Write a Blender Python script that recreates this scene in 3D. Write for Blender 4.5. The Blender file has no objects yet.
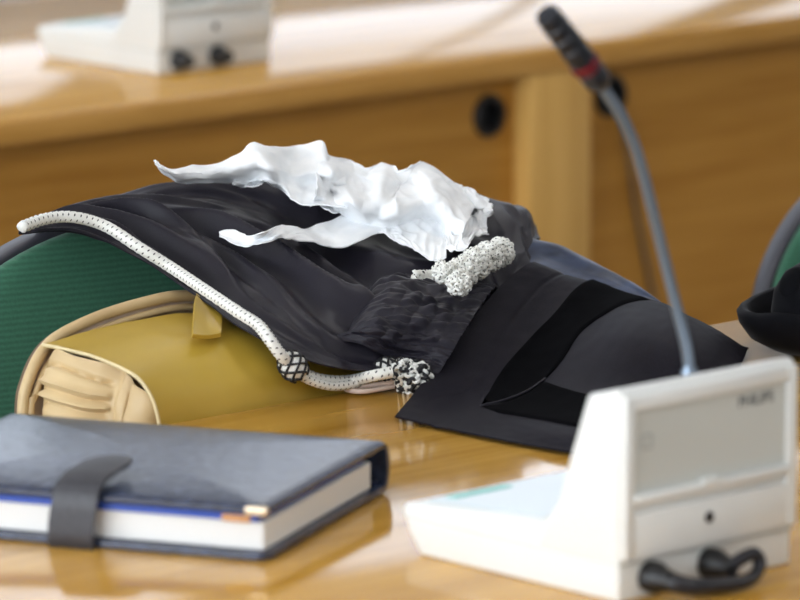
import bpy, bmesh, math, random
from mathutils import Vector, Matrix, noise
random.seed(7)
C = bpy.context.scene.collection
V = Vector

# ---------------------------------------------------------------- camera geometry (used to survey the place)
FPX, PITCH, YAW = 5500.0, math.radians(10.5), math.radians(43)
CAM = V((0, 0, 1.75))
FW = V((math.sin(YAW)*math.cos(PITCH), math.cos(YAW)*math.cos(PITCH), -math.sin(PITCH)))
RT = V((math.cos(YAW), -math.sin(YAW), 0))
UP = RT.cross(FW)
def ray(x, y): return FW + RT*((x-400)/FPX) + UP*((300-y)/FPX)
def atZ(x, y, z):
    d = ray(x, y); return CAM + d*((z-CAM.z)/d.z)
def atY(x, y, Y):
    d = ray(x, y); return CAM + d*(Y/d.y)
def pix(p):
    v = p-CAM; w = v.dot(FW)
    return 400+FPX*v.dot(RT)/w, 300-FPX*v.dot(UP)/w
TOP = 0.75

# ---------------------------------------------------------------- materials
def srgb(r, g, b):
    f = lambda c: (c/255/12.92) if c/255 <= .04045 else ((c/255+.055)/1.055)**2.4
    return (f(r), f(g), f(b), 1)
def mat(name, col, rough=.5, **kw):
    m = bpy.data.materials.new(name); m.use_nodes = True
    b = m.node_tree.nodes['Principled BSDF']
    b.inputs['Base Color'].default_value = col if len(col) == 4 else (*col, 1)
    b.inputs['Roughness'].default_value = rough
    for k, v in kw.items():
        b.inputs[k.replace('_', ' ')].default_value = v
    return m
def nodes(m):
    nt = m.node_tree
    return nt, nt.nodes['Principled BSDF'], lambda t: nt.nodes.new(t), lambda a, b: nt.links.new(a, b)
def vary(m, c1, c2, scale=(1, 1, 1), nscale=5, detail=4, bump=0, bdist=.001, coord='Object', rough=None, lo=.3, hi=.7, dist=0):
    """noise-mixed colour plus bump"""
    nt, bs, N, L = nodes(m)
    tc = N('ShaderNodeTexCoord'); mp = N('ShaderNodeMapping'); no = N('ShaderNodeTexNoise'); cr = N('ShaderNodeValToRGB')
    mp.inputs['Scale'].default_value = scale
    no.inputs['Scale'].default_value = nscale; no.inputs['Detail'].default_value = detail
    no.inputs['Distortion'].default_value = dist
    cr.color_ramp.elements[0].color = c1; cr.color_ramp.elements[1].color = c2
    cr.color_ramp.elements[0].position = lo; cr.color_ramp.elements[1].position = hi
    L(tc.outputs[coord], mp.inputs[0]); L(mp.outputs[0], no.inputs['Vector']); L(no.outputs['Fac'], cr.inputs[0])
    L(cr.outputs[0], bs.inputs['Base Color'])
    if bump:
        bp = N('ShaderNodeBump'); bp.inputs['Strength'].default_value = bump; bp.inputs['Distance'].default_value = bdist
        L(no.outputs['Fac'], bp.inputs['Height']); L(bp.outputs[0], bs.inputs['Normal'])
    return m
def wood(name, c1, c2, axis='X', rough=.15, spec=.5, k=1.0):
    m = mat(name, c1, rough); nt, bs, N, L = nodes(m)
    bs.inputs['Specular IOR Level'].default_value = spec
    tc = N('ShaderNodeTexCoord'); mp = N('ShaderNodeMapping')
    s = {'X': (.9, 16, 16), 'Z': (16, 16, .9)}[axis]
    mp.inputs['Scale'].default_value = [q*k for q in s]
    n1 = N('ShaderNodeTexNoise'); n1.inputs['Scale'].default_value = 2.2; n1.inputs['Detail'].default_value = 5; n1.inputs['Distortion'].default_value = .6
    n2 = N('ShaderNodeTexNoise'); n2.inputs['Scale'].default_value = 9; n2.inputs['Detail'].default_value = 6
    ad = N('ShaderNodeMath'); ad.operation = 'MULTIPLY_ADD'; ad.inputs[1].default_value = .45
    cr = N('ShaderNodeValToRGB')
    cr.color_ramp.elements[0].color = c1; cr.color_ramp.elements[1].color = c2
    cr.color_ramp.elements[0].position = .5; cr.color_ramp.elements[1].position = .95
    L(tc.outputs['Object'], mp.inputs[0]); L(mp.outputs[0], n1.inputs['Vector']); L(mp.outputs[0], n2.inputs['Vector'])
    L(n2.outputs['Fac'], ad.inputs[0]); L(n1.outputs['Fac'], ad.inputs[2]); L(ad.outputs[0], cr.inputs[0])
    L(cr.outputs[0], bs.inputs['Base Color'])
    return m
def flecked(name, a, b, su, sv, width=.3, rough=.6, diag=1.0):
    """white cord with short dark flecks woven along two lines (UV: x round, y along in metres)"""
    m = mat(name, a, rough); nt, bs, N, L = nodes(m)
    tc = N('ShaderNodeTexCoord'); sp = N('ShaderNodeSeparateXYZ'); L(tc.outputs['UV'], sp.inputs[0])
    def mth(op, x, y=None):
        n = N('ShaderNodeMath'); n.operation = op
        for i, q in enumerate((x, y)):
            if q is None: continue
            if isinstance(q, (int, float)): n.inputs[i].default_value = q
            else: L(q, n.inputs[i])
        return n.outputs[0]
    u = mth('MULTIPLY', sp.outputs[0], su); v = mth('MULTIPLY', sp.outputs[1], sv)
    d1 = mth('LESS_THAN', mth('FRACT', mth('ADD', u, mth('MULTIPLY', v, diag))), width)
    d2 = mth('LESS_THAN', mth('FRACT', mth('SUBTRACT', v, u)), width+.12)
    f = mth('MULTIPLY', d1, d2)
    mx = N('ShaderNodeMix'); mx.data_type = 'RGBA'; L(f, mx.inputs[0])
    mx.inputs[6].default_value = a; mx.inputs[7].default_value = b
    L(mx.outputs[2], bs.inputs['Base Color'])
    return m

M = {}
M['desk'] = wood('light_desk_wood', srgb(186, 134, 46), srgb(222, 172, 84), rough=.1, spec=.42)
M['panel'] = wood('panel_wood', srgb(172, 118, 42), srgb(198, 144, 64), rough=.35, spec=.3)
M['edge'] = wood('edge_wood', srgb(184, 132, 58), srgb(210, 158, 84), rough=.3, spec=.3)
M['post'] = wood('post_wood', srgb(206, 158, 82), srgb(222, 176, 100), axis='Z', rough=.3, spec=.3)
M['black'] = mat('black_plastic', srgb(26, 26, 28), .4)
M['shell'] = mat('dark_grey_shell', srgb(58, 58, 66), .45)
M['white'] = vary(mat('white_plastic', srgb(236, 237, 234), .38), srgb(232, 233, 230), srgb(240, 241, 238), nscale=3)
M['grey'] = mat('grey_panel_plastic', srgb(206, 208, 202), .45)
M['pale'] = mat('pale_blue_keypad', srgb(222, 232, 236), .3)
M['teal'] = mat('teal_print', srgb(120, 205, 195), .5)
M['ink'] = mat('grey_print', srgb(96, 98, 98), .5)
M['cable'] = mat('black_cable_rubber', srgb(30, 30, 36), .28)
M['metal'] = mat('gooseneck_steel', srgb(128, 142, 158), .3, Metallic=.7)
M['mic'] = mat('mic_head_grey', srgb(40, 42, 48), .28, Metallic=.3)
M['red'] = mat('red_ring_plastic', srgb(120, 14, 30), .2)
M['gold'] = mat('brass_corner', srgb(206, 186, 160), .35, Metallic=.9)
M['robe'] = vary(mat('black_robe_wool', srgb(36, 34, 42), .42, Specular_IOR_Level=.22), srgb(32, 30, 38), srgb(40, 38, 47), nscale=900, bump=.15, bdist=.0004)
M['robecuff'] = vary(mat('black_cuff_wool', srgb(26, 24, 31), .6, Specular_IOR_Level=.07), srgb(22, 20, 27), srgb(31, 29, 37), nscale=700, bump=.15, bdist=.0004)
M['velvet'] = vary(mat('black_velvet', srgb(6, 6, 8), .95), srgb(4, 4, 6), srgb(9, 9, 12), nscale=40)
M['velvet'].node_tree.nodes['Principled BSDF'].inputs['Specular IOR Level'].default_value = .03
M['capvelvet'] = vary(mat('cap_velvet', srgb(14, 14, 18), .8, Sheen_Weight=.10, Sheen_Roughness=.3, Specular_IOR_Level=.06), srgb(8, 8, 11), srgb(14, 14, 18), nscale=60)
M['satin'] = vary(mat('blue_black_satin', srgb(62, 74, 102), .4, Sheen_Weight=.1), srgb(26, 34, 54), srgb(78, 94, 128), nscale=30, scale=(.5, 1, 2), detail=8, bump=.5, bdist=.002)
M['linen'] = vary(mat('white_linen', srgb(240, 242, 244), .8, Subsurface_Weight=0), srgb(240, 243, 246), srgb(250, 251, 252), nscale=60, bump=.1, bdist=.0006)
M['cord'] = flecked('silver_white_cord', srgb(232, 232, 226), srgb(34, 34, 38), 3, 170, .24)
M['cordplain'] = vary(mat('white_cord_thread', srgb(232, 232, 226), .6), srgb(205, 205, 200), srgb(240, 240, 235), nscale=700)
M['cordblack'] = mat('black_cord_thread', srgb(22, 22, 26), .6)
M['pinkcord'] = mat('pale_thin_cord', srgb(226, 204, 190), .6)
M['mustard'] = vary(mat('mustard_leather', srgb(176, 142, 52), .42), srgb(176, 144, 46), srgb(194, 162, 62), nscale=6, detail=6, bump=.06, bdist=.001)
M['beige'] = vary(mat('beige_leather', srgb(206, 178, 130), .45), srgb(196, 168, 122), srgb(214, 188, 142), nscale=12, bump=.1, bdist=.001)
M['bright_edge'] = mat('cream_edge_piping', srgb(222, 204, 158), .5)
M['lining'] = vary(mat('mauve_lining', srgb(196, 176, 160), .7), srgb(178, 156, 142), srgb(210, 192, 172), nscale=30, bump=.3, bdist=.002)
M['navy'] = vary(mat('navy_leather', srgb(44, 48, 60), .24), srgb(34, 42, 60), srgb(60, 70, 96), nscale=90, detail=8, bump=.5, bdist=.002)
M['navy'].node_tree.nodes['Principled BSDF'].inputs['Specular IOR Level'].default_value = .75
M['strap'] = vary(mat('charcoal_strap_leather', srgb(54, 54, 60), .45), srgb(48, 48, 54), srgb(62, 62, 68), nscale=200, bump=.2, bdist=.0006)
M['blue'] = mat('blue_divider_card', srgb(52, 84, 178), .35)
M['paper'] = mat('paper_edges', srgb(236, 236, 234), .8)
nt, bs, N, L = nodes(M['paper'])
_tc = N('ShaderNodeTexCoord'); _w = N('ShaderNodeTexWave'); _w.bands_direction = 'Z'; _w.inputs['Scale'].default_value = 260
_b = N('ShaderNodeBump'); _b.inputs['Strength'].default_value = .25; _b.inputs['Distance'].default_value = .0005
L(_tc.outputs['Object'], _w.inputs['Vector']); L(_w.outputs['Fac'], _b.inputs['Height']); L(_b.outputs[0], bs.inputs['Normal'])
def fabric(name, c1, c2):
    m = mat(name, c1, .85, Sheen_Weight=.3); nt, bs, N, L = nodes(m)
    tc = N('ShaderNodeTexCoord'); w = N('ShaderNodeTexWave'); w.bands_direction = 'Z'
    w.inputs['Scale'].default_value = 58; w.inputs['Distortion'].default_value = 1.2; w.inputs['Detail'].default_value = 3; w.inputs['Detail Scale'].default_value = 8
    n = N('ShaderNodeTexNoise'); n.inputs['Scale'].default_value = 350; n.inputs['Detail'].default_value = 2
    mu = N('ShaderNodeMath'); mu.operation = 'MULTIPLY_ADD'; mu.inputs[1].default_value = 1.6
    cr = N('ShaderNodeValToRGB'); cr.color_ramp.elements[0].color = c1; cr.color_ramp.elements[1].color = c2
    cr.color_ramp.elements[0].position = .1; cr.color_ramp.elements[1].position = 1.9/2
    L(tc.outputs['Object'], w.inputs['Vector']); L(tc.outputs['Object'], n.inputs['Vector'])
    hf = N('ShaderNodeMath'); hf.operation = 'MULTIPLY'; hf.inputs[1].default_value = .4
    L(n.outputs['Fac'], mu.inputs[0]); L(w.outputs['Fac'], mu.inputs[2]); L(mu.outputs[0], hf.inputs[0]); L(hf.outputs[0], cr.inputs[0]); L(cr.outputs[0], bs.inputs['Base Color'])
    bp = N('ShaderNodeBump'); bp.inputs['Strength'].default_value = .25; bp.inputs['Distance'].default_value = .0008
    L(mu.outputs[0], bp.inputs['Height']); L(bp.outputs[0], bs.inputs['Normal'])
    return m
M['green'] = fabric('green_ribbed_fabric', srgb(32, 84, 62), srgb(54, 114, 87))
def emit(name, col, s):
    m = bpy.data.materials.new(name); m.use_nodes = True; nt = m.node_tree; nt.nodes.clear()
    e = nt.nodes.new('ShaderNodeEmission'); o = nt.nodes.new('ShaderNodeOutputMaterial')
    e.inputs[0].default_value = (*col, 1); e.inputs[1].default_value = s
    nt.links.new(e.outputs[0], o.inputs[0]); return m
M['day'] = emit('window_daylight', (.80, .88, 1.0), 2.6)
M['dayleft'] = emit('window_daylight_left', (.86, .93, 1.0), 11.5)
M['dayfront'] = emit('window_daylight_front', (.92, .96, 1.0), 0.8)  # weak glow for the added fill panes on the front wall
M['lamp'] = emit('ceiling_lamp_glow', (1.0, .99, .975), 9.0)  # glow of the fill panels added under the ceiling
M['wall'] = mat('wall_paint', srgb(226, 225, 224), .8)
M['floor'] = vary(mat('brown_carpet', srgb(150, 144, 138), .95), srgb(140, 134, 128), srgb(160, 154, 148), nscale=80)
M['frame'] = mat('window_frame_paint', srgb(200, 196, 190), .5)

# ---------------------------------------------------------------- mesh helpers
def link(name, me, m, parent=None, loc=None, smooth=True):
    """mesh given in world (or thing-local) coordinates; loc is the origin"""
    mats = m if isinstance(m, (list, tuple)) else [m]
    for q in mats: me.materials.append(q)
    o = bpy.data.objects.new(name, me); C.objects.link(o)
    for p in me.polygons: p.use_smooth = smooth
    if loc is not None:
        me.transform(Matrix.Translation(-V(loc)))
        if parent is None: o.location = loc
    if parent is not None: o.parent = parent
    return o
def thing(name, label, cat, loc=(0, 0, 0), rz=0, group=None):
    o = bpy.data.objects.new(name, None); C.objects.link(o); o.empty_display_size = .05
    o.location = loc; o.rotation_euler = (0, 0, rz)
    return tag(o, label, cat, group)
def tag(o, label, cat, group=None):
    o['label'] = label; o['category'] = cat
    if group: o['group'] = group
    return o
def struct(o): o['kind'] = 'structure'; return o
def from_bm(bm, name='m'):
    bmesh.ops.recalc_face_normals(bm, faces=bm.faces)
    me = bpy.data.meshes.new(name); bm.to_mesh(me); bm.free(); return me
def autosmooth(o, ang=35):
    me = o.data
    bm = bmesh.new(); bm.from_mesh(me)
    for e in bm.edges:
        if len(e.link_faces) == 2: e.smooth = e.calc_face_angle(0) < math.radians(ang)
    bm.to_mesh(me); bm.free()
    return o
def box(bm, x0, x1, y0, y1, z0, z1, bev=0, seg=2, mtx=None):
    b = bmesh.new()
    bmesh.ops.create_cube(b, size=1)
    bmesh.ops.transform(b, matrix=Matrix.Translation(((x0+x1)/2, (y0+y1)/2, (z0+z1)/2)) @ Matrix.Diagonal((x1-x0, y1-y0, z1-z0, 1)), verts=b.verts)
    if bev: bmesh.ops.bevel(b, geom=b.edges[:], offset=bev, segments=seg, affect='EDGES', profile=.5)
    merge(bm, b, mtx)
def merge(bm, b, mtx=None):
    if mtx: bmesh.ops.transform(b, matrix=mtx, verts=b.verts)
    me = bpy.data.meshes.new('t'); b.to_mesh(me); b.free(); bm.from_mesh(me); bpy.data.meshes.remove(me)
def prism(bm, prof, x0, x1, bev=0, seg=2, mtx=None):
    """profile in (y,z) extruded along x"""
    b = bmesh.new()
    a = [b.verts.new((x0, y, z)) for y, z in prof]; c = [b.verts.new((x1, y, z)) for y, z in prof]
    b.faces.new(a); b.faces.new(c[::-1]); n = len(prof)
    for i in range(n): b.faces.new((a[i], c[i], c[(i+1) % n], a[(i+1) % n]))
    bmesh.ops.recalc_face_normals(b, faces=b.faces)
    if bev: bmesh.ops.bevel(b, geom=b.edges[:], offset=bev, segments=seg, affect='EDGES', profile=.5)
    merge(bm, b, mtx)
def catmull(pts, t):
    n = len(pts)-1; x = min(max(t, 0), 1)*n; i = min(int(x), n-1); f = x-i
    p1, p2 = pts[i], pts[i+1]
    p0 = pts[i-1] if i > 0 else p1*2-p2
    p3 = pts[i+2] if i+2 <= n else p2*2-p1
    return .5*((2*p1)+(p2-p0)*f+(2*p0-5*p1+4*p2-p3)*f*f+(3*p1-p0-3*p2+p3)*f**3)
def curve_pts(pts, n): return [catmull(pts, i/(n-1)) for i in range(n)]
def tube(bm, pts, r, seg=10, closed=False, prof=None, mi=0):
    """tube along pts; r number or f(t); UV x round, y along in metres"""
    uv = bm.loops.layers.uv.verify()
    n = len(pts); rings = []; d = 0; ds = [0]
    for i in range(1, n): d += (pts[i]-pts[i-1]).length; ds.append(d)
    t0 = None
    for i, p in enumerate(pts):
        t = (pts[(i+1) % n]-pts[i-1]) if closed else (pts[min(i+1, n-1)]-pts[max(i-1, 0)])
        t = t.normalized() if t.length > 1e-9 else V((1, 0, 0))
        if t0 is None:
            a = V((0, 0, 1)) if abs(t.z) < .9 else V((1, 0, 0)); nx = (a-t*a.dot(t)).normalized()
        else:
            nx = (nx-t*nx.dot(t)).normalized()
        t0 = t; ny = t.cross(nx)
        rr = r(i/(n-1)) if callable(r) else r
        rings.append([bm.verts.new(p+(nx*math.cos(2*math.pi*k/seg)+ny*math.sin(2*math.pi*k/seg))*rr*(prof(i/(n-1), k/seg) if prof else 1)) for k in range(seg)])
    m = n if closed else n-1
    for i in range(m):
        j = (i+1) % n
        for k in range(seg):
            l = (k+1) % seg
            f = bm.faces.new((rings[i][k], rings[i][l], rings[j][l], rings[j][k])); f.material_index = mi
            dj = ds[j] if j else d+.001
            for lp, q in zip(f.loops, ((k, ds[i]), (k+1, ds[i]), (k+1, dj), (k, dj))): lp[uv].uv = (q[0]/seg, q[1])
    if not closed:
        for rg in (rings[0][::-1], rings[-1]):
            f = bm.faces.new(rg); f.material_index = mi
            for lp in f.loops: lp[uv].uv = (.25, 0)
def lathe(bm, prof, seg=32, mtx=None):
    """profile (r,z) spun about z, closed where r==0"""
    b = bmesh.new(); rings = []
    for r, z in prof:
        rings.append([b.verts.new((0, 0, z))] if r < 1e-6 else [b.verts.new((r*math.cos(2*math.pi*k/seg), r*math.sin(2*math.pi*k/seg), z)) for k in range(seg)])
    for a, c in zip(rings, rings[1:]):
        for k in range(seg):
            l = (k+1) % seg
            if len(a) == 1: b.faces.new((a[0], c[k], c[l]))
            elif len(c) == 1: b.faces.new((a[k], c[0], a[l]))
            else: b.faces.new((a[k], c[k], c[l], a[l]))
    bmesh.ops.recalc_face_normals(b, faces=b.faces)
    merge(bm, b, mtx)
def ncoord(*a): return noise.noise(V(a))

def depth_buffer(grids):
    buf = {}
    for g in grids:
        for row in g:
            for p in row:
                x, y = pix(p); k = (int(x//4), int(y//4))
                for a in (-1, 0, 1):
                    for b in (-1, 0, 1):
                        q = (k[0]+a, k[1]+b)
                        if p.y < buf.get(q, 99): buf[q] = p.y
    return buf
def push_of(p, buf, gap):
    x, y = pix(p); d = buf.get((int(x//4), int(y//4)))
    return 0 if d is None else max(0, p.y-(d-gap))
def clear_grid(g, buf, gap):
    """move a cloth off the cloth below it, towards the viewer's side, smoothly"""
    nv, nu = len(g), len(g[0])
    P = [[push_of(p, buf, gap) for p in r] for r in g]
    for _ in range(2): P = [[max(P[b][a] for b in range(max(j-1, 0), min(j+2, nv)) for a in range(max(i-1, 0), min(i+2, nu))) for i in range(nu)] for j in range(nv)]
    for _ in range(8):
        P = [[(lambda w: sum(w)/len(w))([P[b][a] for b in range(max(j-1, 0), min(j+2, nv)) for a in range(max(i-1, 0), min(i+2, nu))]) for i in range(nu)] for j in range(nv)]
    for j in range(nv):
        for i in range(nu):
            p = g[j][i]; g[j][i] = CAM+(p-CAM)*((p.y-P[j][i])/p.y)
class Patch:
    """draped cloth: a Catmull-Rom surface over a net of surveyed points, with folds along its normal"""
    def __init__(s, net, disp=None, nu=60, nv=40, thick=.0016, desk=False, over=None):
        s.desk = desk; s.net, s.disp, s.nu, s.nv, s.th = net, disp, nu, nv, thick
        a = s.base(.5, .5); n = s.nrm0(.5, .5); s.sg = 1 if n.dot(CAM-a) > 0 else -1
        s.g = [[s.at(i/(nu-1), j/(nv-1)) for i in range(nu)] for j in range(nv)]
        for r in s.g:
            for p in r:
                if desk and p.y < EDGE+.02: p.z = max(p.z, TOP+.0035)
        if over: clear_grid(s.g, *over)
        s.pg = [[pix(p) for p in r] for r in s.g]
    def base(s, u, v): return catmull([catmull(r, u) for r in s.net], v)
    def nrm0(s, u, v):
        e = .004
        du = s.base(min(u+e, 1), v)-s.base(max(u-e, 0), v); dv = s.base(u, min(v+e, 1))-s.base(u, max(v-e, 0))
        n = du.cross(dv); return n.normalized() if n.length > 1e-12 else V((0, 0, 1))
    def at(s, u, v, lift=0):
        p = s.base(u, v); n = s.nrm0(u, v)*s.sg
        p = p+n*((s.disp(u, v) if s.disp else 0)+lift)
        if s.desk and p.y < EDGE+.02: p.z = max(p.z, TOP+.0035)
        return p
    def inv(s, px, py):
        best = None
        for j, r in enumerate(s.pg):
            for i, (x, y) in enumerate(r):
                d = (x-px)**2+(y-py)**2
                if best is None or d < best[0]: best = (d, i, j)
        return best[1]/(s.nu-1), best[2]/(s.nv-1), best[0]
    def front(s, px, py):
        """surveyed depth Y of the cloth near a sight line"""
        u, v, d = s.inv(px, py); return s.at(u, v).y, d
    def mesh(s, name): return sheet(s.g, s.th, s.sg)
def sheet(g, th, sg=1):
    nv, nu = len(g), len(g[0]); bm = bmesh.new(); uv = bm.loops.layers.uv.verify()
    def nr(i, j):
        du = g[j][min(i+1, nu-1)]-g[j][max(i-1, 0)]; dv = g[min(j+1, nv-1)][i]-g[max(j-1, 0)][i]
        n = du.cross(dv); return (n.normalized() if n.length > 1e-12 else V((0, 0, 1)))*sg
    A = [[bm.verts.new(g[j][i]) for i in range(nu)] for j in range(nv)]
    B = [[bm.verts.new(g[j][i]-nr(i, j)*th) for i in range(nu)] for j in range(nv)]
    for j in range(nv-1):
        for i in range(nu-1):
            q = ((i, j), (i+1, j), (i+1, j+1), (i, j+1))
            for S in (A, B):
                f = bm.faces.new([S[b][a] for a, b in q])
                for lp, (a, b) in zip(f.loops, q): lp[uv].uv = (a/(nu-1), b/(nv-1))
    for j in range(nv-1):
        bm.faces.new((A[j][0], A[j+1][0], B[j+1][0], B[j][0])); bm.faces.new((A[j][-1], A[j+1][-1], B[j+1][-1], B[j][-1]))
    for i in range(nu-1):
        bm.faces.new((A[0][i], A[0][i+1], B[0][i+1], B[0][i])); bm.faces.new((A[-1][i], A[-1][i+1], B[-1][i+1], B[-1][i]))
    return from_bm(bm)

# ================================================================ THE SETTING
RX0, RX1, RY0, RY1, RH = -4.0, 13.0, -2.5, 9.6, 3.9
def wallbox(name, *a, m='wall'):
    bm = bmesh.new(); box(bm, *a); return struct(link(name, from_bm(bm), M[m], smooth=False))
wallbox('floor', RX0, RX1, RY0, RY1, -.1, 0, m='floor')
wallbox('ceiling', RX0, RX1, RY0, RY1, RH, RH+.1)
wallbox('wall_back', RX0, RX1, RY1, RY1+.15, 0, RH)
wallbox('wall_front', RX0, RX1, RY0-.15, RY0, 0, RH)
wallbox('wall_left', RX0-.15, RX0, RY0, RY1, 0, RH)
wallbox('wall_right', RX1, RX1+.15, RY0, RY1, 0, RH)
nwin = [0]
def window(c, w, z0, z1, side, m):
    nwin[0] += 1
    bm = bmesh.new(); hz, t = (z1-z0)/2, .05
    loc = {'back': (c, RY1-.012, (z0+z1)/2), 'left': (RX0+.012, c, (z0+z1)/2), 'front': (c, RY0+.012, (z0+z1)/2)}[side]
    box(bm, -w/2, w/2, -.005, .005, -hz, hz)
    o = link('window_%d' % nwin[0], from_bm(bm), m, smooth=False); o.location = loc
    if side == 'left': o.rotation_euler.z = math.radians(90)
    if side == 'front': o.rotation_euler.z = math.radians(180)
    struct(o)
    bm = bmesh.new()
    for a in ((-w/2-t, -w/2, -hz-t, hz+t), (w/2, w/2+t, -hz-t, hz+t), (-.03, .03, -hz, hz)):
        box(bm, a[0], a[1], -.03, .012, a[2], a[3])
    for a in ((-hz-t, -hz), (hz, hz+t), (hz*.35-.025, hz*.35+.025)):
        box(bm, -w/2, w/2, -.03, .012, a[0], a[1])
    link('window_frame', from_bm(bm), M['frame'], o, smooth=False)
for c in (4.6, 7.0, 9.4, 11.7): window(c, 1.9, 1.52, 3.6, 'back', M['day'])
for c in (.2, -2.4): window(c, 1.9, 1.52, 3.6, 'back', M['day'])
for c in (1.5, 4.5, 7.5): window(c, 2.2, 1.0, 3.5, 'front', M['dayfront'])  # unseen panes added behind the camera to brighten faces turned towards it
for c in (0.5, 3.2, 5.9): window(c, 2.1, 1.0, 3.5, 'left', M['dayleft'])
for x in (1.0, 4.2, 7.4):  # grid of unseen glowing panels, added overhead as fill
    for y in (1.2, 4.4, 7.4):
        t = thing('ceiling_light', 'square recessed ceiling light panel above the courtroom desks', 'ceiling light', (x, y, RH-.06), group='ceiling light panels')
        bm = bmesh.new(); box(bm, -.42, .42, -.42, .42, .02, .058); link('housing', from_bm(bm), M['frame'], t, smooth=False)
        bm = bmesh.new(); box(bm, -.38, .38, -.38, .38, .0, .018); link('diffuser', from_bm(bm), M['lamp'], t, smooth=False)

# ================================================================ DESKS
EDGE = 3.645
d = thing('desk', 'glossy light wood desk in the foreground under the organizer and the robe', 'desk', (3.3, 3.18, 0))
lo = V((3.3, 3.18, 0))
bm = bmesh.new(); box(bm, 1.5, 5.2, 2.66, EDGE, .712, .75, .003); autosmooth(link('desktop', from_bm(bm), M['desk'], d, lo))
bm = bmesh.new(); box(bm, 1.54, 5.16, 2.70, 2.72, .02, .712, .002); autosmooth(link('front_panel', from_bm(bm), M['panel'], d, lo))
for x in (1.52, 3.8, 5.14):
    bm = bmesh.new(); box(bm, x, x+.04, 2.72, 3.40, 0, .712, .002); autosmooth(link('side_panel', from_bm(bm), M['post'], d, lo))

FY = 5.155
lo = V((5.05, 5.55, 0))
d = thing('desk', 'far wood desk with cable holes in its front panels, in the background', 'desk', lo)
bm = bmesh.new(); box(bm, 2.4, 8.4, FY, 6.02, .722, .75, .003); autosmooth(link('desktop', from_bm(bm), M['desk'], d, lo))
bm = bmesh.new(); box(bm, 2.4, 8.4, FY-.004, FY+.012, .716, .747, .003); autosmooth(link('edge_strip', from_bm(bm), M['edge'], d, lo))
def holed_panel(x0, x1, hx, hz, y):
    bm = bmesh.new(); n = 32; r = .0275
    ring = [V((hx+r*math.cos(2*math.pi*k/n), y, hz+r*math.sin(2*math.pi*k/n))) for k in range(n)]
    sq = []
    h = .04
    for k in range(n):
        c, s_ = math.cos(2*math.pi*k/n), math.sin(2*math.pi*k/n); m_ = max(abs(c), abs(s_)); sq.append(V((hx+h*c/m_, y, hz+h*s_/m_)))
    for yy in (0, .018):
        o = V((0, yy, 0))
        a = [bm.verts.new(p+o) for p in ring]; b = [bm.verts.new(p+o) for p in sq]
        for k in range(n): bm.faces.new((a[k], b[k], b[(k+1) % n], a[(k+1) % n]))
        for (u0, u1, w0, w1) in ((x0, hx-h, .03, .722), (hx+h, x1, .03, .722), (hx-h, hx+h, .03, hz-h), (hx-h, hx+h, hz+h, .722)):
            bm.faces.new([bm.verts.new((px, y+yy, pz)) for px, pz in ((u0, w0), (u1, w0), (u1, w1), (u0, w1))])
    return from_bm(bm)
def grommet(parent, hx, hz, y):
    bm = bmesh.new()
    lathe(bm, [(.020, -.006), (.0275, -.006), (.029, -.003), (.029, .0), (.0268, .001), (.0268, .02), (.021, .02), (.020, -.006)], 32,
          Matrix.Translation((hx, y, hz)) @ Matrix.Rotation(math.radians(-90), 4, 'X'))
    lathe(bm, [(0, .014), (.021, .014), (.021, .018), (0, .018)], 32, Matrix.Translation((hx, y, hz)) @ Matrix.Rotation(math.radians(-90), 4, 'X'))
    o = link('grommet', from_bm(bm), M['black'], parent, lo); autosmooth(o); o['label'] = 'round black plastic cable hole'
PY_ = FY+.03
for x0, x1, hx, hz in ((2.44, 5.042, 4.995, .664), (5.156, 8.36, 5.222, .668)):
    p = link('front_panel', holed_panel(x0, x1, hx, hz, PY_), M['panel'], d, lo, smooth=False)
    grommet(p, hx, hz, PY_)
bm = bmesh.new(); box(bm, 5.042, 5.156, FY-.002, FY+.5, 0, .7165, .003); autosmooth(link('divider_post', from_bm(bm), M['post'], d, lo))
for x in (2.41, 8.35):
    bm = bmesh.new(); box(bm, x, x+.04, FY+.03, 5.95, 0, .722, .002); autosmooth(link('side_panel', from_bm(bm), M['post'], d, lo))
# cable hanging from the right cable hole
pp = [V((5.222, PY_+.01, .664)), V((5.222, PY_-.012, .655)), atY(628, 150, PY_-.014), atY(637, 215, PY_-.008), atY(652, 290, PY_-.008), atY(660, 340, PY_-.012), V((5.33, PY_-.02, .1)), V((5.36, PY_-.03, .006))]
bm = bmesh.new(); tube(bm, curve_pts(pp, 50), .0035, 8)
tag(link('cable', from_bm(bm), mat('grey_brown_cable', srgb(98, 84, 66), .5), None, V((5.36, PY_-.03, 0))), 'thin dark cable hanging down from the right cable hole of the far desk', 'cable')

# ================================================================ CONFERENCE UNITS
def text_mesh(body, size):
    cu = bpy.data.curves.new('t', 'FONT'); cu.body = body; cu.size = size; cu.extrude = .0003; cu.align_x = 'CENTER'; cu.align_y = 'CENTER'
    cu.offset = size*.012
    o = bpy.data.objects.new('t', cu); C.objects.link(o)
    dg = bpy.context.evaluated_depsgraph_get(); me = bpy.data.meshes.new_from_object(o.evaluated_get(dg))
    bpy.data.objects.remove(o); return me
W = .196
u1 = thing('conference_unit', 'white desk microphone unit in the foreground with gooseneck and black cable', 'conference unit', (2.928, 2.893, TOP), 0, group='white desk microphone units')
# base: low wedge that reaches forward under the upright
bm = bmesh.new()
prism(bm, [(.002, 0), (.225, 0), (.238, .018), (.246, .034), (.242, .040), (.10, .050), (.002, .050)], .001, W-.001, .003, 3)
base = autosmooth(link('base', from_bm(bm), M['white'], u1))
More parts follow.
